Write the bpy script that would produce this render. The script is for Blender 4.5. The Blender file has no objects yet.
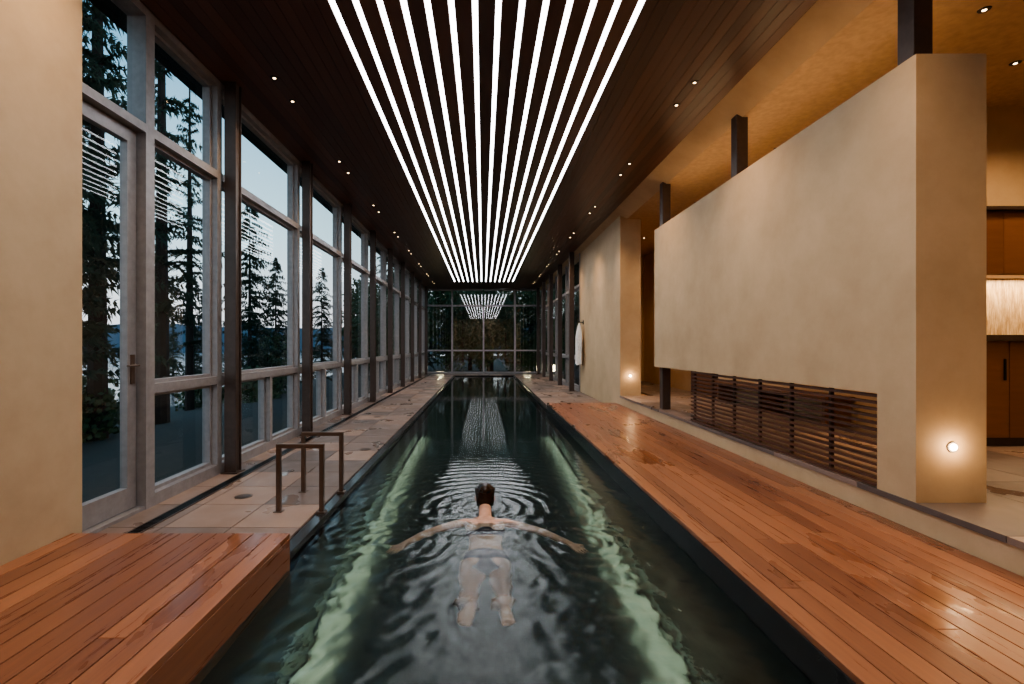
import bpy, math, random
import numpy as np
from mathutils import Vector, noise, Matrix
random.seed(7)
S = bpy.context.scene
COL = S.collection

# ------------------------------------------------------------------ materials
def newmat(name):
    m = bpy.data.materials.new(name); m.use_nodes = True
    nt = m.node_tree
    return m, nt, nt.nodes['Principled BSDF'], nt.nodes['Material Output']
def N(nt, t, **kw):
    n = nt.nodes.new(t)
    for k, v in kw.items(): setattr(n, k, v)
    return n
def coords(nt, scale=(1,1,1)):
    g = N(nt, 'ShaderNodeNewGeometry'); mp = N(nt, 'ShaderNodeMapping')
    mp.inputs['Scale'].default_value = scale
    nt.links.new(g.outputs['Position'], mp.inputs['Vector'])
    return mp.outputs['Vector']
def noisen(nt, vec, scale, detail=4, rough=.55):
    n = N(nt, 'ShaderNodeTexNoise'); n.inputs['Scale'].default_value = scale
    n.inputs['Detail'].default_value = detail; n.inputs['Roughness'].default_value = rough
    nt.links.new(vec, n.inputs['Vector']); return n.outputs['Fac']
def ramp(nt, fac, stops):
    r = N(nt, 'ShaderNodeValToRGB'); el = r.color_ramp.elements
    while len(el) < len(stops): el.new(.5)
    for e, (p, c) in zip(el, stops):
        e.position = p; e.color = (*c, 1) if len(c) == 3 else c
    nt.links.new(fac, r.inputs['Fac']); return r.outputs['Color']
def bump(nt, h, strength, dist=.01):
    b = N(nt, 'ShaderNodeBump'); b.inputs['Strength'].default_value = strength
    b.inputs['Distance'].default_value = dist; nt.links.new(h, b.inputs['Height']); return b.outputs['Normal']
def simple(name, col, rough=.5, metal=0, spec=None):
    m, nt, p, o = newmat(name)
    v = coords(nt); f = noisen(nt, v, 14)
    c = ramp(nt, f, [(.3, tuple(x*.88 for x in col)), (.7, tuple(min(1, x*1.1) for x in col))])
    nt.links.new(c, p.inputs['Base Color'])
    p.inputs['Roughness'].default_value = rough; p.inputs['Metallic'].default_value = metal
    if spec is not None: p.inputs['Specular IOR Level'].default_value = spec
    return m
def emis(name, col, s):
    m, nt, p, o = newmat(name)
    p.inputs['Base Color'].default_value = (*col, 1)
    p.inputs['Emission Color'].default_value = (*col, 1)
    p.inputs['Emission Strength'].default_value = s
    return m
def woodmat(name, dark, light, r0, r1, grain=1., wet=False, alongs=(14, .6, 14), isl=.75):
    m, nt, p, o = newmat(name)
    g = N(nt, 'ShaderNodeNewGeometry')
    mp = N(nt, 'ShaderNodeMapping'); mp.inputs['Scale'].default_value = alongs
    nt.links.new(g.outputs['Position'], mp.inputs['Vector'])
    add = N(nt, 'ShaderNodeVectorMath', operation='ADD')
    mul = N(nt, 'ShaderNodeMath', operation='MULTIPLY'); mul.inputs[1].default_value = 37
    nt.links.new(g.outputs['Random Per Island'], mul.inputs[0])
    nt.links.new(mp.outputs[0], add.inputs[0]); nt.links.new(mul.outputs[0], add.inputs[1])
    n1 = noisen(nt, add.outputs[0], 2.2, 8, .65)
    mix = N(nt, 'ShaderNodeMath', operation='MULTIPLY_ADD')
    nt.links.new(g.outputs['Random Per Island'], mix.inputs[0]); mix.inputs[1].default_value = isl
    m2 = N(nt, 'ShaderNodeMath', operation='MULTIPLY_ADD'); m2.inputs[1].default_value = 1.1*grain; m2.inputs[2].default_value = -.45*grain
    nt.links.new(n1, m2.inputs[0]); nt.links.new(m2.outputs[0], mix.inputs[2])
    c = ramp(nt, mix.outputs[0], [(0, dark), (.5, tuple((a+b)/2 for a, b in zip(dark, light))), (1, light)])
    nt.links.new(c, p.inputs['Base Color'])
    if wet:
        # wet patches: darker timber, smooth water film
        w = noisen(nt, coords(nt, (2.6, .9, 1)), 1.0, 4, .5)
        wf = ramp(nt, w, [(.57, (0, 0, 0)), (.64, (1, 1, 1))])
        mr = N(nt, 'ShaderNodeMapRange'); mr.inputs['To Min'].default_value = r1; mr.inputs['To Max'].default_value = .07
        nt.links.new(wf, mr.inputs['Value'])
        r_ = ramp(nt, n1, [(.3, (r0,)*3), (.7, (r1,)*3)])
        mn = N(nt, 'ShaderNodeMath', operation='MINIMUM'); nt.links.new(r_, mn.inputs[0]); nt.links.new(mr.outputs[0], mn.inputs[1])
        nt.links.new(mn.outputs[0], p.inputs['Roughness'])
        mc = N(nt, 'ShaderNodeMix', data_type='RGBA', blend_type='MULTIPLY'); nt.links.new(wf, mc.inputs[0])
        nt.links.new(c, mc.inputs[6]); mc.inputs[7].default_value = (.8, .75, .72, 1); nt.links.new(mc.outputs[2], p.inputs['Base Color'])
    else:
        rr = ramp(nt, n1, [(.3, (r0,)*3), (.7, (r1,)*3)]); nt.links.new(rr, p.inputs['Roughness'])
    nt.links.new(bump(nt, n1, .12, .004), p.inputs['Normal'])
    return m

M = {}
M['deck'] = woodmat('teak_deck', (.15, .055, .029), (.38, .165, .082), .24, .40, 1, True, isl=.6)
M['ceilwood'] = woodmat('dark_ceiling_wood', (.055, .025, .017), (.14, .062, .041), .30, .45)
M['cabwood'] = woodmat('cabinet_wood', (.11, .045, .022), (.20, .09, .045), .35, .5, 1, False, (1, 1, 10))
M['darkwood'] = woodmat('dark_slat_wood', (.05, .02, .012), (.10, .04, .022), .35, .5)

m, nt, p, o = newmat('warm_plaster'); M['plaster'] = m
v = coords(nt); a = noisen(nt, v, 1.1, 7, .65)
nt.links.new(ramp(nt, a, [(.3, (.43, .305, .18)), (.7, (.56, .41, .255))]), p.inputs['Base Color'])
p.inputs['Roughness'].default_value = .7
nt.links.new(bump(nt, noisen(nt, v, 9, 6), .15, .01), p.inputs['Normal'])
M['plaster_ceil'] = simple('plaster_ceiling', (.46, .32, .20), .8)

m, nt, p, o = newmat('stone_paver'); M['stone'] = m
g = N(nt, 'ShaderNodeNewGeometry'); v = coords(nt); a = noisen(nt, v, 5, 8, .6)
ad = N(nt, 'ShaderNodeMath', operation='MULTIPLY_ADD'); ad.inputs[1].default_value = .65
nt.links.new(g.outputs['Random Per Island'], ad.inputs[0])
m3 = N(nt, 'ShaderNodeMath', operation='MULTIPLY'); m3.inputs[1].default_value = .3; nt.links.new(a, m3.inputs[0]); nt.links.new(m3.outputs[0], ad.inputs[2])
nt.links.new(ramp(nt, ad.outputs[0], [(.1, (.09, .075, .07)), (.45, (.18, .135, .115)), (.9, (.33, .23, .18))]), p.inputs['Base Color'])
w = noisen(nt, coords(nt, (2, 1.6, 1)), 1.1, 3, .5)
nt.links.new(ramp(nt, w, [(.4, (.5,)*3), (.62, (.35,)*3), (.68, (.08,)*3)]), p.inputs['Roughness'])
nt.links.new(bump(nt, a, .08, .004), p.inputs['Normal'])

M['frame'] = simple('window_aluminium', (.30, .28, .28), .4, .2)
M['column'] = simple('brown_steel', (.085, .06, .05), .4, .3)
M['railsteel'] = simple('bronze_rail', (.16, .115, .09), .35, .6)
M['black'] = simple('black_metal', (.02, .02, .02), .3, .5)
M['pooltile'] = simple('dark_pool_tile', (.006, .010, .013), .4)
M['poolfloor'] = simple('pool_floor_plaster', (.034, .044, .040), .5)
M['coping'] = simple('dark_coping', (.03, .03, .03), .2)
M['skin'] = simple('skin', (.60, .34, .24), .4)
M['hair'] = simple('wet_hair', (.03, .014, .008), .25)
M['suit'] = simple('swimsuit', (.03, .015, .03), .5)
M['robe'] = simple('white_towelling', (.8, .76, .72), .95)
M['led'] = emis('led_diffuser', (.93, .96, 1.0), 8.5)
M['lampwarm'] = emis('warm_lamp', (1, .72, .42), 8)
M['steplens'] = emis('warm_lamp_lens', (1, .8, .55), 20)
M['ground'] = simple('dark_ground', (.035, .045, .04), .9)
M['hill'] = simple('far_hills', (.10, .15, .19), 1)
M['bark'] = simple('bark', (.035, .025, .02), .9)
M['needles'] = simple('needles', (.035, .065, .04), .8)
M['leaves'] = simple('hedge_leaves', (.05, .10, .04), .6)
M['counter'] = simple('dark_counter', (.05, .035, .03), .25)

m, nt, p, o = newmat('striated_tile'); M['tile'] = m
a = noisen(nt, coords(nt, (45, 40, 5)), 1, 6, .75)
nt.links.new(ramp(nt, a, [(.32, (.30, .16, .07)), (.5, (.60, .42, .24)), (.68, (.85, .70, .48))]), p.inputs['Base Color'])
p.inputs['Roughness'].default_value = .4

def glassmat(name, tint, f0):
    m, nt, p, o = newmat(name); nt.nodes.remove(p)
    lw = N(nt, 'ShaderNodeLayerWeight'); lw.inputs['Blend'].default_value = .5
    pw = N(nt, 'ShaderNodeMath', operation='POWER'); pw.inputs[1].default_value = 5
    nt.links.new(lw.outputs['Facing'], pw.inputs[0])
    ma = N(nt, 'ShaderNodeMath', operation='MULTIPLY_ADD'); ma.inputs[1].default_value = 1-f0; ma.inputs[2].default_value = f0
    nt.links.new(pw.outputs[0], ma.inputs[0])
    tr = N(nt, 'ShaderNodeBsdfTransparent'); tr.inputs['Color'].default_value = (*tint, 1)
    gl = N(nt, 'ShaderNodeBsdfGlossy'); gl.inputs['Roughness'].default_value = 0.0
    mx = N(nt, 'ShaderNodeMixShader')
    nt.links.new(ma.outputs[0], mx.inputs[0]); nt.links.new(tr.outputs[0], mx.inputs[1]); nt.links.new(gl.outputs[0], mx.inputs[2])
    nt.links.new(mx.outputs[0], o.inputs['Surface']); return m
M['glass'] = glassmat('window_glass', (.9, .93, .93), .045)
M['endglass'] = glassmat('coated_glass', (.62, .68, .66), .15)

m, nt, p, o = newmat('pool_water'); nt.nodes.remove(p); M['water'] = m
fr = N(nt, 'ShaderNodeFresnel'); fr.inputs['IOR'].default_value = 1.36
rf = N(nt, 'ShaderNodeBsdfRefraction'); rf.inputs['IOR'].default_value = 1.33; rf.inputs['Color'].default_value = (.74, .86, .86, 1)
gl = N(nt, 'ShaderNodeBsdfGlossy')
g = N(nt, 'ShaderNodeNewGeometry'); sx = N(nt, 'ShaderNodeSeparateXYZ'); nt.links.new(g.outputs['Position'], sx.inputs[0])
mr = N(nt, 'ShaderNodeMapRange'); mr.inputs['From Min'].default_value = 3.4; mr.inputs['From Max'].default_value = 4.9
mr.inputs['To Min'].default_value = .18; mr.inputs['To Max'].default_value = .015; nt.links.new(sx.outputs['Y'], mr.inputs['Value'])
nt.links.new(mr.outputs[0], gl.inputs['Roughness'])
mb = N(nt, 'ShaderNodeMapRange'); mb.inputs['From Min'].default_value = 4.6; mb.inputs['From Max'].default_value = 8
mb.inputs['To Min'].default_value = .24; mb.inputs['To Max'].default_value = .035; nt.links.new(sx.outputs['Y'], mb.inputs['Value'])
rf.inputs['Roughness'].default_value = .08
bn = N(nt, 'ShaderNodeBump'); bn.inputs['Distance'].default_value = .02
nt.links.new(mb.outputs[0], bn.inputs['Strength']); nt.links.new(noisen(nt, coords(nt, (1, 1, 1)), 11, 5, .55), bn.inputs['Height'])
for n in (fr, rf, gl): nt.links.new(bn.outputs[0], n.inputs['Normal'])
mx = N(nt, 'ShaderNodeMixShader')
nt.links.new(fr.outputs[0], mx.inputs[0]); nt.links.new(rf.outputs[0], mx.inputs[1]); nt.links.new(gl.outputs[0], mx.inputs[2])
nt.links.new(mx.outputs[0], o.inputs['Surface'])

# ------------------------------------------------------------------ mesh builder
class MB:
    def __init__(s): s.v = []; s.f = []; s.m = []; s.mats = []
    def mi(s, k):
        if k not in s.mats: s.mats.append(k)
        return s.mats.index(k)
    def box(s, x0, x1, y0, y1, z0, z1, k):
        if x0 > x1: x0, x1 = x1, x0
        b = len(s.v)
        s.v += [(x0,y0,z0),(x1,y0,z0),(x1,y1,z0),(x0,y1,z0),(x0,y0,z1),(x1,y0,z1),(x1,y1,z1),(x0,y1,z1)]
        s.f += [tuple(b+i for i in q) for q in ((0,3,2,1),(4,5,6,7),(0,1,5,4),(1,2,6,5),(2,3,7,6),(3,0,4,7))]
        s.m += [s.mi(k)]*6
    def quad(s, pts, k):
        b = len(s.v); s.v += [tuple(p) for p in pts]; s.f.append(tuple(range(b, b+len(pts)))); s.m.append(s.mi(k))
    def cyl(s, p0, p1, r0, r1, k, n=16):
        p0 = Vector(p0); p1 = Vector(p1); d = (p1-p0).normalized()
        a = d.orthogonal().normalized(); c = d.cross(a); b = len(s.v)
        for P, r in ((p0, r0), (p1, r1)):
            for i in range(n):
                t = 2*math.pi*i/n; s.v.append(tuple(P + a*math.cos(t)*r + c*math.sin(t)*r))
        for i in range(n):
            j = (i+1) % n; s.f.append((b+i, b+j, b+n+j, b+n+i)); s.m.append(s.mi(k))
        s.f.append(tuple(b+i for i in reversed(range(n)))); s.m.append(s.mi(k))
        s.f.append(tuple(b+n+i for i in range(n))); s.m.append(s.mi(k))
    def build(s, name, bevel=0, smooth=False, parent=None):
        me = bpy.data.meshes.new(name); me.from_pydata(s.v, [], s.f)
        for k in s.mats: me.materials.append(M[k])
        me.polygons.foreach_set('material_index', s.m)
        if smooth: me.polygons.foreach_set('use_smooth', [True]*len(s.f))
        me.update()
        ob = bpy.data.objects.new(name, me); COL.objects.link(ob)
        if bevel:
            b = ob.modifiers.new('bevel', 'BEVEL'); b.width = bevel; b.segments = 2; b.limit_method = 'ANGLE'
        if parent: ob.parent = parent
        return ob

CEIL = 4.79; XL = -3.3; XR = 3.26; YEND = 27.0; PL = -1.45; PR = 1.57; PEND = 25.5; YB = -3.0

# ------------------------------------------------------------------ floors
def pavers(name, x0, x1, y0, y1, z, sx, sy, th=.05):
    b = MB(); g = .008
    nx = max(1, round((x1-x0)/sx)); ny = max(1, round((y1-y0)/sy))
    dx = (x1-x0)/nx; dy = (y1-y0)/ny
    for i in range(nx):
        for j in range(ny):
            b.box(x0+i*dx+g/2, x0+(i+1)*dx-g/2, y0+j*dy+g/2, y0+(j+1)*dy-g/2, z-th, z, 'stone')
    b.box(x0, x1, y0, y1, z-.3, z-.015, 'coping')
    return b.build(name)
pavers('floor_left', XL, PL-.10, 3.5, YEND, .06, .58, .6)
pavers('floor_right', PR+.10, XR, 11.86, YEND, .06, .53, .6)
pavers('floor_end', PL-.10, PR+.10, PEND, YEND, .06, .6, .6)
b = MB()
b.box(PL-.10, PL, 3.5, PEND, -.25, .045, 'coping'); b.box(PR, PR+.10, 11.86, PEND, -.25, .045, 'coping')
b.box(PL, PR, PEND-.1, PEND, -.25, .045, 'coping'); b.build('pool_coping')
# pool basin
b = MB(); zb = -1.45
b.box(PL-.1, PR+.1, YB+.01, PEND+.1, zb-.1, zb, 'poolfloor')
b.box(PL-.12, PL, YB+.01, PEND, zb, -.02, 'pooltile'); b.box(PR, PR+.12, YB+.01, PEND, zb, -.02, 'pooltile')
b.box(PL, PR, PEND-.05, PEND+.1, zb, -.02, 'pooltile'); b.box(PL, PR, YB+.01, YB+.1, zb, -.02, 'pooltile')
b.build('swimming_pool_basin')
# water
def water():
    xs = np.linspace(PL, PR, 120); ys = np.concatenate([np.arange(YB+.1, 1.5, .12), np.arange(1.5, 8, .025), np.arange(8, PEND-.02, .06), [PEND-.02]])
    X, Y = np.meshgrid(xs, ys); rng = np.random.RandomState(3); Z = np.zeros_like(X)
    for i in range(26):
        lam = rng.uniform(.07, .26); th = rng.uniform(0, 2*np.pi); A = .0010*lam/.3
        Z += A*np.sin(2*np.pi/lam*(X*np.cos(th)+Y*np.sin(th))+rng.uniform(0, 6.3) + .8*np.sin(X*3+i)+.7*np.sin(Y*2.1+i*2))
    near = 1/(1+np.exp((Y-5.2)/.5)); Z *= .05 + .95*near
    r = np.sqrt((X-.03)**2+(Y-4.80)**2)
    Z += .0040*np.sin(2*np.pi*r/.15)*np.exp(-r/1.0)
    for cx, cy in ((-.72, 3.95), (.8, 3.95)):
        r = np.sqrt((X-cx)**2+(Y-cy)**2); Z += .004*np.sin(2*np.pi*r/.11)*np.exp(-r/.4)
    ny, nx = X.shape
    vs = np.stack([X.ravel(), Y.ravel(), Z.ravel()], 1)
    i = np.arange(ny-1)[:, None]*nx+np.arange(nx-1)[None]
    fs = np.stack([i, i+1, i+nx+1, i+nx], -1).reshape(-1, 4)
    me = bpy.data.meshes.new('pool_water'); me.from_pydata(vs.tolist(), [], fs.tolist())
    me.polygons.foreach_set('use_smooth', [True]*len(fs)); me.materials.append(M['water'])
    ob = bpy.data.objects.new('pool_water', me); COL.objects.link(ob)
water()
# decks
def deck(name, x0, x1, y0, y1, ztop, fascia):
    b = MB(); n = round((x1-x0)/.135); w = (x1-x0)/n
    for i in range(n):
        cuts = [y0]
        c = y0 + random.uniform(1.5, 4.0)
        while c < y1-1: cuts.append(c); c += random.uniform(2.8, 4.2)
        cuts.append(y1)
        for a, c in zip(cuts[:-1], cuts[1:]):
            b.box(x0+i*w+.003, x0+(i+1)*w-.003, a+.0015, c-.0015, ztop-.035, ztop, 'deck')
    b.box(x0+.02, x1-.02, y0+.02, y1-.02, .07, ztop-.02, 'coping')
    for f in fascia: b.box(*f)
    return b.build(name, bevel=.003)
deck('wood_deck_left', -2.968, -1.39, YB+.01, 3.49, .25, [(-1.45, -1.392, YB+.01, 3.488, -.12, .212, 'deck'), (-2.968, -1.46, 3.44, 3.488, .0, .212, 'deck')])
deck('wood_deck_right', 1.57, XR-.002, YB+.01, 11.86, .21, [(1.572, 1.63, YB+.01, 11.858, -.12, .172, 'coping'), (1.64, XR-.002, 11.8, 11.858, .0, .172, 'deck')])

# raised corridor floor + curb
b = MB(); b.box(XR, 9, YB, 11.5, -.2, .375, 'plaster'); b.box(XR+.5, 9, 11.5, 16.2, -.2, .375, 'plaster'); b.build('wall_curb_right')
b = MB()
for j in range(16):
    for i in range(7):
        x0 = XR-.015+i*.82+.003; y0 = YB+j*1.2+.003; y1 = YB+(j+1)*1.2-.003
        if i == 0 and y1 > 11.5: 
            if y0 > 11.5: continue
            y1 = 11.495
        b.box(x0, XR-.015+(i+1)*.82-.003, y0, y1, .375, .42, 'stone')
b.build('floor_corridor')

# ------------------------------------------------------------------ walls
b = MB(); b.box(-3.6, -2.97, YB, 3.59, 0, CEIL, 'plaster'); b.build('wall_left', bevel=.01)
b = MB(); b.box(-3.6, 9.2, YB-.2, YB, -1.6, CEIL, 'plaster'); b.build('wall_back')
b = MB(); b.box(9, 9.2, YB, 6.3, 0, CEIL, 'plaster'); b.build('wall_right_outer')
b = MB(); 
b.box(XR, XR+.53, 3.64, 4.0, .42, 1.21, 'plaster'); b.box(XR, XR+.53, 3.64, 9.2, 1.21, 3.80, 'plaster')
b.build('wall_partition')
b = MB(); b.box(XR, XR+.50, 11.5, 16.2, 0.06, CEIL, 'plaster'); b.build('wall_right_far', bevel=.01)
b = MB(); b.box(5.4, 5.6, 6.3, 16.2, .42, 4.6, 'plaster'); b.build('wall_corridor')
b = MB(); b.box(3.76, 5.6, 16.2, 16.4, .0, CEIL, 'plaster'); b.build('wall_corridor_end')
b = MB(); b.box(5.4, 9.2, 6.1, 6.3, .42, 4.7, 'plaster'); b.build('wall_bar')
# ceilings
b = MB(); w = .125
led = [-1.40+i*2.87/13 for i in range(14)]
LW = .026
x = XL-.1
edgeL = led[0]-LW-.004; edgeR = led[-1]+LW+.004
n = round((edgeL-x)/w); ww = (edgeL-x)/n
for i in range(n): b.box(x+i*ww+.002, x+(i+1)*ww-.002, YB, YEND, CEIL, CEIL+.03, 'ceilwood')
n = round((3.09-edgeR)/w); ww = (3.09-edgeR)/n
for i in range(n): b.box(edgeR+i*ww+.002, edgeR+(i+1)*ww-.002, YB, YEND, CEIL, CEIL+.03, 'ceilwood')
for i in range(13): b.box(led[i]+LW+.004, led[i+1]-LW-.004, YB, YEND, CEIL, CEIL+.03, 'ceilwood')
b.box(edgeL, edgeR, 24, YEND, CEIL+.002, CEIL+.03, 'ceilwood')
b.box(-3.7, 9.2, YB-.2, YEND+.2, CEIL+.05, CEIL+.3, 'coping')
b.build('ceiling')
b = MB()
for x in led: b.box(x-LW, x+LW, -2.5, 24, CEIL-.002, CEIL+.03, 'led')
b.build('led_strip_lights')
b = MB()
b.quad([(3.09, YB, CEIL), (3.09, YEND, CEIL), (3.42, YEND, 4.62), (3.42, YB, 4.62)], 'plaster')
b.box(3.42, 9.2, YB, 16.4, 4.62, 4.66, 'plaster_ceil'); b.build('ceiling_corridor')

# ------------------------------------------------------------------ windows
def member(b, x, y0, y1, z0, z1, side, proj=.13):
    b.box(x-.05*side, x+proj*side, y0, y1, z0, z1, 'frame')
def bay(name, x, y0, y1, side, extra=(), trans=(1.19, 3.65), fw=.05, z0=.06, z1=CEIL):
    b = MB()
    member(b, x, y0, y0+fw, z0, z1, side); member(b, x, y1-fw, y1, z0, z1, side)
    member(b, x, y0+fw, y1-fw, z0, z0+.12, side); member(b, x, y0+fw, y1-fw, z1-.08, z1, side)
    for t in trans: member(b, x, y0+fw, y1-fw, t-.045, t+.045, side)
    zs = [z0+.12] + [q for t in trans for q in (t-.045, t+.045)] + [z1-.08]
    for k in range(0, len(zs), 2):
        segs = [(y0+fw, y1-fw)]
        if k == 0 and extra:
            e = extra[0]; segs = [(y0+fw, e-.04), (e+.04, y1-fw)]; member(b, x, e-.04, e+.04, zs[0], zs[1], side)
        for a, c in segs:
            s = .035
            for q in ((a, a+s, zs[k], zs[k+1]), (c-s, c, zs[k], zs[k+1]), (a+s, c-s, zs[k], zs[k]+s), (a+s, c-s, zs[k+1]-s, zs[k+1])):
                b.box(x-.02*side, x+.06*side, *q, 'frame')
            b.quad([(x, a+s, zs[k]+s), (x, c-s, zs[k]+s), (x, c-s, zs[k+1]-s), (x, a+s, zs[k+1]-s)], 'glass')
    return b.build(name)
wn = 1
bay(f'window_{wn}', XL, 4.62, 5.82, 1); wn += 1
y = 5.82
while y < 25.7:
    bay(f'window_{wn}', XL, y, y+2.5, 1, extra=(y+1.42,)); wn += 1; y += 2.5
bay(f'window_{wn}', XL, y, YEND, 1); wn += 1
# door
b = MB(); x = XL
member(b, x, 3.6, 3.68, .06, CEIL, 1); member(b, x, 4.55, 4.62, .06, CEIL, 1)
member(b, x, 3.68, 4.55, 3.61, 3.69, 1); member(b, x, 3.68, 4.55, CEIL-.08, CEIL, 1)
b.quad([(x, 3.68, 3.69), (x, 4.55, 3.69), (x, 4.55, CEIL-.08), (x, 3.68, CEIL-.08)], 'glass')
for q in ((3.70, 3.80, .10, 3.60), (4.42, 4.53, .10, 3.60), (3.80, 4.42, .10, .30), (3.80, 4.42, 3.48, 3.60)): b.box(x-.02, x+.05, *q, 'frame')
b.quad([(x, 3.80, .30), (x, 4.42, .30), (x, 4.42, 3.48), (x, 3.80, 3.48)], 'glass')
b.box(x+.05, x+.06, 4.455, 4.50, 1.25, 1.52, 'railsteel'); b.cyl((x+.055, 4.477, 1.42), (x+.11, 4.477, 1.42), .01, .01, 'railsteel')
b.cyl((x+.11, 4.487, 1.42), (x+.11, 4.34, 1.42), .01, .01, 'railsteel')
b.box(x-.04, x+.12, 3.62, 4.6, .061, .09, 'frame')
b.build('door_1')
# right far windows
y = 16.2
while y < 26:
    bay(f'window_{wn}', 3.36, y, y+2.7, -1); wn += 1; y += 2.7
# end wall
b = MB(); Y = YEND
def mem(x0, x1, z0, z1, k='frame'): b.box(x0, x1, Y-.1, Y+.08, z0, z1, k)
for x in (XL, -1.72, 1.78, 3.36): mem(x-.05, x+.05, .06, CEIL)
mem(-.02, .08, .06, 3.80)
for a, c in ((XL, -1.72), (-1.72, .03), (.03, 1.78), (1.78, 3.36)):
    a += .05; c -= .05
    for z in (.12, 1.35, 3.85, CEIL-.06): mem(a, c, z-.045, z+.045)
    b.quad([(a, Y, .17), (c, Y, .17), (c, Y, CEIL-.1), (a, Y, CEIL-.1)], 'endglass')
b.build('window_%d' % wn)

# ------------------------------------------------------------------ columns
for i in range(9):
    y = 5.9+2.5*i; b = MB(); c = -3.05; h = .07
    b.box(c-h, c+h, y-h, y-h+.018, .06, CEIL, 'column'); b.box(c-h, c+h, y+h-.018, y+h, .06, CEIL, 'column')
    b.box(c-h+.02, c+h-.02, y-h+.018, y+h-.018, .06, CEIL, 'column')
    b.box(c-.1, c+.1, y-.1, y+.1, .06, .075, 'column'); b.build('steel_column', bevel=.003)
for i in range(5):
    y = 16.5+2.5*i; b = MB(); c = 3.02; h = .08; b.box(c-h, c+h, y-h, y+h, .06, CEIL, 'column'); b.box(c-.1, c+.1, y-.1, y+.1, .06, .075, 'column'); b.build('steel_column', bevel=.006)
for y in (1.2, 3.83, 6.45, 9.08):
    b = MB(); c = 3.42; h = .075
    z0 = 3.80 if y > 2 else .42
    b.box(c-h, c+h, y-h, y+h, z0, 4.66, 'column')
    if y > 9: b.box(c-h, c+h, y-h, y+h, .42, 1.21, 'column')
    b.build('steel_column', bevel=.006)

# ------------------------------------------------------------------ slatted grille
b = MB(); n = 14
for i in range(n):
    z = .445+(1.185-.445)*i/(n-1); b.box(XR+.005, XR+.05, 4.0, 7.6, z-.011, z+.011, 'darkwood')
for i in range(7):
    y = 4.02+3.56*i/6; b.box(XR+.05, XR+.08, y-.015, y+.015, .42, 1.21, 'darkwood')
b.build('slatted_grille')

# trench grille along the windows
b = MB()
y = 3.7
while y < 26.5:
    b.box(-2.92, -2.82, y, y+.012, .062, .068, 'black'); y += .03
b.box(-2.93, -2.915, 3.7, 26.5, .06, .069, 'column'); b.box(-2.825, -2.81, 3.7, 26.5, .06, .069, 'column'); b.build('floor_trench_grille')
for x, y in ((-2.45, 4.95), (-1.75, 7.2), (-2.3, 10.5), (-1.8, 13.8)):
    b = MB(); b.cyl((0, 0, 0), (0, 0, .004), .085, .085, 'railsteel', 28); b.cyl((0, 0, .004), (0, 0, .006), .065, .065, 'column', 24)
    o = b.build('floor_drain_cover'); o.location = (x, y, .06)

# ------------------------------------------------------------------ grab rails
for y in (4.5, 5.12):
    b = MB(); x0, x1, t = -1.90, -1.50, .02
    b.box(x0-t, x0+t, y-t, y+t, .06, .65, 'railsteel'); b.box(x1-t, x1+t, y-t, y+t, .045, .65, 'railsteel')
    b.box(x0-t, x1+t, y-t, y+t, .65, .69, 'railsteel')
    b.box(x0-.04, x0+.04, y-.04, y+.04, .06, .066, 'railsteel'); b.box(x1-.04, x1+.04, y-.04, y+.04, .045, .066, 'railsteel')
    b.build('pool_grab_rail', bevel=.004)

# ------------------------------------------------------------------ bar / cabinets
b = MB()
b.box(5.45, 8.9, 5.70, 6.09, .42, .52, 'counter')
for i in range(5):
    x = 5.45+i*.69; b.box(x+.004, x+.686, 5.64, 5.70, .53, 1.66, 'cabwood'); b.box(x+.62, x+.635, 5.615, 5.64, 1.2, 1.45, 'black')
b.box(5.45, 8.9, 5.70, 6.09, .52, 1.66, 'cabwood')
b.box(5.42, 8.93, 5.60, 6.09, 1.66, 1.73, 'counter'); b.build('bar_cabinet', bevel=.003)
b = MB(); b.box(5.45, 8.9, 6.06, 6.098, 1.73, 2.44, 'tile'); b.build('tile_backsplash')
b = MB(); b.box(5.45, 8.9, 5.72, 6.09, 2.44, 3.2, 'cabwood')
for i in range(5): b.box(5.45+i*.69+.004, 5.45+(i+1)*.69-.004, 5.70, 5.72, 2.45, 3.17, 'cabwood')
b.box(5.42, 8.93, 5.66, 6.09, 3.2, 3.24, 'counter'); b.build('wall_cabinet')
# corridor bench + door
b = MB(); b.box(4.95, 5.39, 7.0, 10.5, .80, .86, 'cabwood')
for y in (7.1, 8.7, 10.3): b.box(5.0, 5.38, y-.04, y+.04, .42, .80, 'cabwood')
b.build('corridor_bench', bevel=.004)
b = MB(); b.box(5.34, 5.395, 11.2, 12.3, .42, 2.7, 'cabwood'); b.box(5.33, 5.395, 11.1, 11.2, .42, 2.8, 'darkwood'); b.box(5.33, 5.395, 12.3, 12.4, .42, 2.8, 'darkwood'); b.box(5.33, 5.395, 11.2, 12.3, 2.7, 2.8, 'darkwood'); b.cyl((5.34, 11.32, 1.4), (5.28, 11.32, 1.4), .012, .012, 'black'); b.build('door_2')

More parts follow.
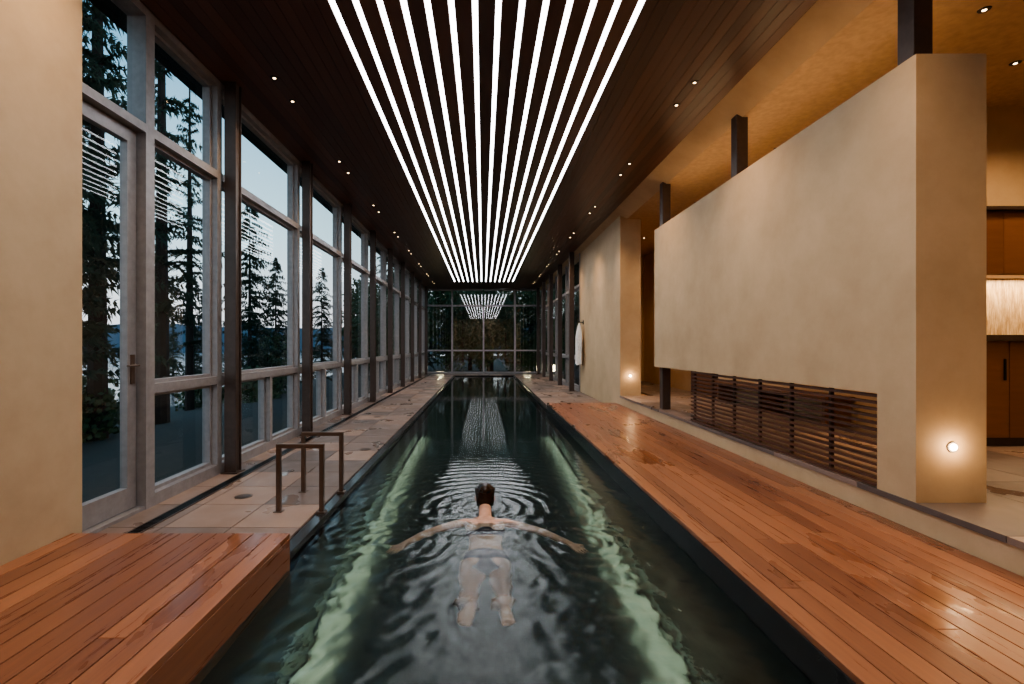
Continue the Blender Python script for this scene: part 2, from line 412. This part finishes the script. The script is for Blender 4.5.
# ------------------------------------------------------------------ robe on hook
b = MB(); n = 28; rows = 14; cx, cy = 3.12, 15.7
base = len(b.v)
for j in range(rows+1):
    t = j/rows; z = 2.35-1.35*t; wd = .03+.13*min(1, t*3)**.7+.03*t
    for i in range(n):
        a = 2*math.pi*i/n; r = 1+.16*math.sin(a*5+t*2)*min(1, t*3)
        b.v.append((cx+.55*wd*math.cos(a)*r, cy+wd*1.15*math.sin(a)*r, z+.02*math.sin(a*3)*t))
for j in range(rows):
    for i in range(n):
        k = (i+1) % n; b.f.append((base+j*n+i, base+(j+1)*n+i, base+(j+1)*n+k, base+j*n+k)); b.m.append(b.mi('robe'))
b.cyl((XR, cy, 2.37), (3.12, cy, 2.37), .012, .012, 'black'); b.cyl((3.12, cy, 2.35), (3.12, cy, 2.42), .012, .018, 'black')
b.box(3.24, XR, cy-.05, cy+.05, 2.3, 2.44, 'black')
b.build('hanging_bathrobe', smooth=True)

# ------------------------------------------------------------------ lights
def light(name, typ, loc, energy, col, rot=None, parent=None, **kw):
    l = bpy.data.lights.new(name, typ); l.energy = energy; l.color = col
    for k, v in kw.items(): setattr(l, k, v)
    o = bpy.data.objects.new(name, l); COL.objects.link(o); o.location = loc
    if rot: o.rotation_euler = rot
    if parent: o.parent = parent
    return o
WARM = (1, .66, .36)
def downlight(x, y, z, e, on=True, size=1.9):
    b = MB(); b.cyl((0, 0, -.006), (0, 0, .0), .045, .05, 'black', 20); b.cyl((0, 0, -.008), (0, 0, -.0055), .017, .017, 'lampwarm', 16)
    o = b.build('recessed_downlight'); o.location = (x, y, z)
    if on: light('lamp', 'SPOT', (0, 0, -.02), e, WARM, parent=o, spot_size=size, spot_blend=.9, shadow_soft_size=.08)
for i in range(10):
    for k, yy in enumerate((3.15+2.6*i, 3.7+2.6*i)):
        if yy > 26: continue
        downlight(-2.48, yy, CEIL, 130, k == 0); downlight(2.56, yy+.1, CEIL, 150, k == 0)
downlight(-2.48, .5, CEIL, 160); downlight(2.56, .6, CEIL, 130)
for x, y in ((4.5, 4.34), (5.68, 5.16), (4.5, 7.4), (4.5, 10.2), (4.5, 13.5), (4.5, 1.5), (7, 3), (6.8, 5.0)): downlight(x, y, 4.62, 170, True, 2.4)
# added uplight and housing on top of the partition, brightens the corridor ceiling
b = MB(); b.box(XR+.33, XR+.40, 3.95, 9.0, 3.80, 3.825, 'black'); o = b.build('added_uplight')
light('lamp', 'AREA', (XR+.365, 6.47, 3.83), 13, WARM, (math.pi, 0, 0), parent=o, shape='RECTANGLE', size=.05, size_y=5.0)
# step lights on wall ends
for x, y, z in ((3.53, 3.64, .84), (3.50, 11.5, .89)):
    b = MB(); b.cyl((0, 0, 0), (0, -.012, 0), .04, .04, 'frame', 24); b.cyl((0, -.012, 0), (0, -.02, 0), .026, .022, 'steplens', 20)
    o = b.build('wall_step_light'); o.location = (x, y, z)
    light('lamp', 'POINT', (0, -.09, 0), 2.8, WARM, parent=o, shadow_soft_size=.02)
# under-cabinet light
light('under_cabinet_light', 'AREA', (7.1, 5.9, 2.43), 42, (1, .72, .42), (0, 0, 0), shape='RECTANGLE', size=3.2, size_y=.1)
# underwater linear lights
for sx_, x in ((1, PL+.18), (-1, PR-.18)):
    b = MB(); b.box(x-.02, x+.02, -2.6, 10, -1.17, -1.15, 'black'); 
    for q in range(14): b.box(min(x, x-sx_*.18), max(x, x-sx_*.18), -2.5+q*.95, -2.48+q*.95, -1.165, -1.155, 'black')
    o = b.build('underwater_light')
    light('lamp', 'AREA', (x, 3.8, -1.18), 38, (.96, 1, .70), (0, 0, 0), parent=o, shape='RECTANGLE', size=.05, size_y=12.6, spread=1.9)
# exterior garden lamps at the far end
for x, y in ((-2.5, 28.3), (2.6, 28.4)): light('garden_light', 'POINT', (x, y, .3), 45, (1, .8, .5), shadow_soft_size=.2)

# ------------------------------------------------------------------ outside
def gh(x, y):
    d = max(0, -x-7); return -.35-2.9*min(1, d/18)**1.2+.15*noise.noise(Vector((x*.2, y*.2, 0)))
b = MB(); nx, ny = 50, 50
for j in range(ny+1):
    for i in range(nx+1):
        x = -60+i*120/nx; y = -20+j*120/ny; z = gh(x, y)
        if -4 < x < 9.5 and -5 < y < 28: z = -1.9
        b.v.append((x, y, z))
for j in range(ny):
    for i in range(nx): q = j*(nx+1)+i; b.f.append((q, q+1, q+nx+2, q+nx+1)); b.m.append(b.mi('ground'))
b.build('ground_outside', smooth=True)
m, nt, p, o = newmat('lake_water'); M['lake'] = m
p.inputs['Base Color'].default_value = (.05, .08, .1, 1); p.inputs['Roughness'].default_value = .15
b = MB(); b.quad([(-1500, -300, -2.6), (-20, -300, -2.6), (-20, 1500, -2.6), (-1500, 1500, -2.6)], 'lake'); b.build('lake')
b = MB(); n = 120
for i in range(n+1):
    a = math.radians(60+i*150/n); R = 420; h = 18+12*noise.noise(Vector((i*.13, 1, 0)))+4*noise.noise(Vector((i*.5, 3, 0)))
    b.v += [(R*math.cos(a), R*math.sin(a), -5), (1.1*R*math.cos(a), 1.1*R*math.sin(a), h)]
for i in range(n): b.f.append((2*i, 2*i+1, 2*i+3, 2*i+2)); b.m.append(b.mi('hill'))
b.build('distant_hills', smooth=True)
# hedges / shrubs: one leafy mass each
def shrub_mass(name, pts, leaf, n, seed):
    rng = random.Random(seed); b = MB()
    for (cx, cy, cz, rx, ry, rz) in pts:
        b.cyl((cx, cy, cz-rz-.3), (cx, cy, cz+.3*rz), .07, .02, 'bark', 6)
        for i in range(n):
            u = Vector((rng.gauss(0, 1), rng.gauss(0, 1), rng.gauss(0, 1))).normalized()*(rng.random()**.4)
            P = Vector((cx+u.x*rx, cy+u.y*ry, cz+u.z*rz)); d = Vector((rng.gauss(0, 1), rng.gauss(0, 1), rng.gauss(0, 1))).normalized()
            e = d.orthogonal().normalized()*leaf*.4
            b.quad([P, P+d*leaf*.5+e, P+d*leaf, P+d*leaf*.5-e], 'leaves')
    return b.build(name)
rr = random.Random(5)
shrub_mass('evergreen_hedge', [(-8+i*.95+rr.uniform(-.3, .3), 30.2+rr.uniform(-.7, 1.2), rr.uniform(.9, 3.4), rr.uniform(.8, 1.3), .9, rr.uniform(1.4, 2.4)) for i in range(18)]
           + [(-8+i*1.0, 32.2, rr.uniform(3.5, 5.2), 1.3, .9, rr.uniform(1.6, 2.6)) for i in range(18)], .22, 900, 4)
shrub_mass('garden_shrub', [(-9.2, 10.6, .0, 1.0, 1.0, .9), (-10.3, 12.2, -.2, 1.2, 1.2, 1.1), (-8.4, 8.6, -.2, .8, .8, .7)], .14, 1500, 9)
shrub_mass('garden_shrub', [(-8.9, 18.9, -.1, 1.0, 1.0, .9), (-9.8, 22.0, .6, 1.3, 1.3, 1.7), (-11.5, 20.5, -.6, 1.4, 1.2, 1.2)], .16, 1500, 10)

def conifer(seed, H, R, bare=.12, dens=1.0):
    rng = random.Random(seed); b = MB()
    b.cyl((0, 0, 0), (0, 0, H), .011*H+.02, .01, 'bark', 8)
    nw = int(H*3.0*dens)
    for w in range(nw):
        t = bare+(1-bare)*(w+rng.random()*.8)/nw; z = H*t
        L0 = R*(1-t)**.8*(.6+.55*rng.random())+.15
        for k in range(rng.randint(3, 6)):
            a = rng.random()*6.283; L = L0*rng.uniform(.5, 1.1); d = Vector((math.cos(a), math.sin(a), 0)); side = Vector((-d.y, d.x, 0))
            droop = rng.uniform(.0, .7); z2 = z+rng.uniform(-.2, .2); ns = max(5, int(L/.11))
            prev = None
            for s in range(ns+1):
                u = s/ns; P = Vector((0, 0, z2))+d*L*u+Vector((0, 0, -droop*L*u*u+.15*L*u))
                if prev is not None:
                    b.quad([prev-side*.01, prev+side*.01, P+side*.007, P-side*.007], 'bark')
                    tw = .08+.20*L*(1-u*.7)*.5
                    for sg in (-1, 1):
                        for r in range(4):
                            q = P+side*sg*tw*rng.uniform(.3, 1.2)+d*tw*rng.uniform(.1, .9)+Vector((0, 0, rng.uniform(-.25, .12)))
                            e = Vector((0, 0, .03))+d*.02
                            b.quad([P-e, P+e, q], 'needles')
                prev = P
    return b.build('conifer_tree')
protos = [conifer(1, 15, 2.4, .1), conifer(2, 9, 2.3, .06, 1.4), conifer(3, 18, 1.9, .18, .6)]
used = [False]*3
def tree(kind, px, Yd, s=1., dx=0):
    X = (px-483)/483*Yd+dx
    if not used[kind]: o = protos[kind]; used[kind] = True
    else: o = bpy.data.objects.new('conifer_tree', protos[kind].data); COL.objects.link(o)
    o.location = (X, Yd, gh(X, Yd)-.1); o.scale = (s, s, s); o.rotation_euler = (0, 0, random.random()*6.28)
tree(2, 98, 11); tree(0, 70, 10); tree(2, 162, 13.5, .95); tree(2, 190, 19, .8); tree(1, 250, 20, .95); tree(1, 150, 26, .9); tree(1, 322, 30, .8)
tree(2, 20, 9); tree(1, 352, 40, .8); tree(1, 372, 38, .9); tree(0, 398, 44, .7); tree(0, 40, 14); tree(1, 276, 24, .75); tree(1, 205, 28, .7)
for px in (130, 175, 195, 228, 262, 292, 310, 340, 362, 385, 410): tree(1, px+random.uniform(-6, 6), random.uniform(42, 56), random.uniform(.5, .85))
for i in range(18):
    X = -9+i*1.1+random.uniform(-.5, .5); Yd = random.uniform(34, 42)
    tree(random.choice((0, 0, 1)), 483+X*483/Yd, Yd, random.uniform(.75, 1.1))
for i in range(9):
    X = 9.5+random.uniform(0, 7); Yd = 18+i*2.3; tree(random.choice((0, 1)), 483+X*483/Yd, Yd, .9)

# world
W = bpy.data.worlds.new('dusk'); S.world = W; W.use_nodes = True; nt = W.node_tree; bg = nt.nodes['Background']
tc = N(nt, 'ShaderNodeTexCoord'); sp = N(nt, 'ShaderNodeSeparateXYZ'); nt.links.new(tc.outputs['Generated'], sp.inputs[0])
c = ramp(nt, sp.outputs['Z'], [(0, (.60, .62, .66)), (.06, (.66, .67, .70)), (.2, (.44, .62, .70)), (.45, (.16, .34, .48)), (1, (.04, .09, .2))])
nt.links.new(c, bg.inputs['Color']); bg.inputs['Strength'].default_value = 2.0

# ------------------------------------------------------------------ swimmer
class Blob:
    def __init__(s): s.v = []; s.f = []
    def ell(s, c, r, rot=None, nu=14, nv=9):
        b = len(s.v); c = Vector(c)
        def T(p):
            q = Vector((p[0]*r[0], p[1]*r[1], p[2]*r[2]))
            if rot: q = rot @ q
            return tuple(c+q)
        s.v.append(T((0, 0, 1)))
        for j in range(1, nv):
            ph = math.pi*j/nv
            for i in range(nu):
                a = 2*math.pi*i/nu; s.v.append(T((math.sin(ph)*math.cos(a), math.sin(ph)*math.sin(a), math.cos(ph))))
        s.v.append(T((0, 0, -1))); e = len(s.v)-1
        for i in range(nu): s.f.append((b, b+1+i, b+1+(i+1) % nu))
        for j in range(nv-2):
            for i in range(nu):
                p = b+1+j*nu; s.f.append((p+i, p+nu+i, p+nu+(i+1) % nu, p+(i+1) % nu))
        p = b+1+(nv-2)*nu
        for i in range(nu): s.f.append((p+i, e, p+(i+1) % nu))
    def limb(s, pts, step=.35):
        for a, c in zip(pts[:-1], pts[1:]):
            A, C = Vector(a[:3]), Vector(c[:3]); L = (C-A).length; n = max(2, int(L/(min(a[3], c[3])*step))+1)
            for i in range(n+1):
                t = i/n; P = A.lerp(C, t)
                rx = a[3]+(c[3]-a[3])*t; rz = a[4]+(c[4]-a[4])*t
                s.ell(P, (rx, min(rx, rz) if rx < .06 else rz*.9, rz))
    def build(s, name, mat, vox, parent, sm=4):
        me = bpy.data.meshes.new(name); me.from_pydata(s.v, [], s.f); me.materials.append(M[mat]); me.update()
        o = bpy.data.objects.new(name, me); COL.objects.link(o)
        r = o.modifiers.new('union', 'REMESH'); r.mode = 'VOXEL'; r.voxel_size = vox; r.use_smooth_shade = True
        k = o.modifiers.new('smooth', 'SMOOTH'); k.factor = .5; k.iterations = sm
        o.parent = parent; return o
sw = bpy.data.objects.new('swimmer', None); COL.objects.link(sw)
B = Blob(); cx = .0
B.limb([(cx+.005, 3.88, -.25, .150, .10), (cx, 3.99, -.21, .145, .105), (cx, 4.13, -.17, .118, .085), (cx, 4.28, -.125, .145, .095), (cx, 4.42, -.08, .165, .09), (cx, 4.49, -.055, .13, .07)])
for s_ in (-1, 1):
    B.ell((cx+s_*.075, 3.90, -.21), (.082, .10, .085))
    B.ell((cx+s_*.085, 4.36, -.045), (.07, .10, .05))
    B.ell((cx+s_*.07, 4.33, -.19), (.065, .07, .05))
B.limb([(cx, 4.50, -.04, .06, .06), (cx, 4.60, .0, .054, .054), (cx, 4.69, .03, .054, .056)])
# head
hc = Vector((cx, 4.75, .095)); tilt = Matrix.Rotation(math.radians(0), 3, 'X')
def H(x, y, z): return hc+tilt @ Vector((x, y, z))
B.ell(H(0, -.005, .03), (.076, .094, .085), tilt, 20, 14); B.ell(H(0, .022, -.03), (.060, .070, .082), tilt, 20, 14)
B.ell(H(0, .055, -.088), (.026, .024, .022), tilt)
B.ell(H(0, .094, -.028), (.013, .018, .016), tilt); B.ell(H(0, .088, -.008), (.009, .014, .028), tilt)
B.ell(H(0, .080, -.060), (.024, .013, .008), tilt); B.ell(H(0, .078, -.072), (.020, .012, .008), tilt)
B.ell(H(0, .078, .028), (.05, .018, .012), tilt)
for s_ in (-1, 1):
    B.ell(H(s_*.078, -.005, -.012), (.010, .020, .032), tilt); B.ell(H(s_*.042, .062, -.025), (.022, .02, .02), tilt)
def hand(B, w, d, up, sgn):
    d = d.normalized(); side = d.cross(up).normalized()*sgn
    for i in range(-2, 3): B.limb([(*(w+side*i*.008), .018, .016), (*(w+d*.09+side*i*.0165), .016, .012)], .5)
    lens = [.068, .078, .073, .056]
    for i in range(4):
        off = (1.5-i)*.023; p = w+d*.085+side*off; L = lens[i]; spread = side*(1.5-i)*.08
        dd = (d+spread).normalized(); p1 = p+dd*L*.45; p2 = p1+(dd-up*.18).normalized()*L*.32; p3 = p2+(dd-up*.4).normalized()*L*.28
        B.limb([(*p, .0095, .0095), (*p1, .009, .009), (*p2, .0082, .0082), (*p3, .007, .007)], .5)
    q = w+d*.03+side*.028; q1 = q+(d*.6+side*.8).normalized()*.04; q2 = q1+(d*.9+side*.4).normalized()*.03
    B.limb([(*q, .014, .013), (*q1, .011, .011), (*q2, .009, .009)], .5)
up = Vector((0, 0, 1))
for s_, sh, el, wr, hd in ((-1, (-.165, 4.45, -.055), (-.41, 4.27, -.055), (-.60, 4.04, -.075), (-.68, 3.90, -.10)), (1, (.165, 4.45, -.055), (.42, 4.27, -.055), (.62, 4.05, -.075), (.71, 3.90, -.10))):
    mid = Vector(sh).lerp(Vector(el), .4); fm = Vector(el).lerp(Vector(wr), .3)
    B.limb([(cx+s_*.10, 4.44, -.06, .08, .068), (*sh, .068, .062), (*mid, .056, .056), (*el, .046, .046), (*fm, .047, .046), (*wr, .031, .027)])
    hand(B, Vector(wr), Vector(hd)-Vector(wr), up, -s_)
for s_ in (-1, 1):
    x = cx+s_*.085
    B.limb([(x, 3.88, -.25, .088, .09), (x+s_*.01, 3.81, -.33, .084, .085), (x+s_*.03, 3.68, -.53, .060, .060), (x+s_*.03, 3.66, -.56, .055, .056), (x+s_*.03, 3.58, -.50, .056, .057), (x+s_*.02, 3.41, -.31, .036, .038), (x+s_*.02, 3.385, -.285, .034, .037)])
    fx = x+s_*.02
    B.limb([(fx, 3.39, -.28, .033, .035), (fx+s_*.01, 3.30, -.27, .037, .026), (fx+s_*.015, 3.22, -.265, .043, .018)])
    for i in range(5):
        tx = fx+s_*.015-s_*.032+s_*i*.016; B.limb([(tx, 3.22, -.265, .011-.001*i, .011-.001*i), (tx, 3.185+.006*i, -.27, .009-.0008*i, .009-.0008*i)], .5)
B.build('body', 'skin', .006, sw, 5)
Hh = Blob()
Hh.ell(H(0, -.022, .038), (.086, .094, .090), tilt, 22, 16); Hh.ell(H(0, -.05, -.01), (.082, .064, .090), tilt, 20, 14)
Hh.ell(H(0, -.075, .085), (.048, .044, .046), tilt, 18, 12)
Hh.ell(H(0, -.075, -.075), (.060, .035, .05), tilt)
for i in range(10):
    a = i/10*6.28; Hh.limb([(*H(.040*math.cos(a), -.092, .085+.038*math.sin(a)), .012, .012), (*H(.01*math.cos(a+1.2), -.12, .085+.01*math.sin(a+1.2)), .009, .009)], .5)
for i in range(9):
    u = (i-4)/4; Hh.limb([(*H(.06*u, .05, .09-.02*u*u), .010, .010), (*H(.082*u, -.02, .115-.045*u*u), .011, .011), (*H(.04*u, -.085, .09), .010, .010)], .6)
Hh.build('hair', 'hair', .005, sw, 3)
Su = Blob()
Su.limb([(cx, 3.87, -.25, .160, .112), (cx, 3.97, -.215, .158, .118)])
for s_ in (-1, 1): Su.ell((cx+s_*.072, 3.92, -.198), (.088, .085, .092))
Su.build('swimsuit_bottom', 'suit', .006, sw, 3)
Su = Blob(); Su.limb([(cx, 4.265, -.13, .153, .105), (cx, 4.30, -.12, .156, .106)])
for s_ in (-1, 1): Su.ell((cx+s_*.07, 4.32, -.195), (.071, .075, .056))
Su.build('swimsuit_top', 'suit', .006, sw, 3)
sc = 1.12; P0 = Vector((0, 4.75, 0)); sw.scale = (sc,)*3; sw.location = P0-P0*sc+Vector((.02, .04, 0))

# ------------------------------------------------------------------ camera
cd = bpy.data.cameras.new('camera'); cam = bpy.data.objects.new('camera', cd); COL.objects.link(cam)
cam.location = (0, 0, 1.6); cam.rotation_euler = (math.radians(90), 0, 0)
cd.sensor_width = 36; cd.lens = 17; cd.shift_x = 29/1024; cd.shift_y = 4/1024; cd.clip_start = .05; cd.clip_end = 3000
S.camera = cam
S.view_settings.view_transform = 'AgX'
S.view_settings.look = 'AgX - Medium High Contrast'
S.view_settings.exposure = 0.15
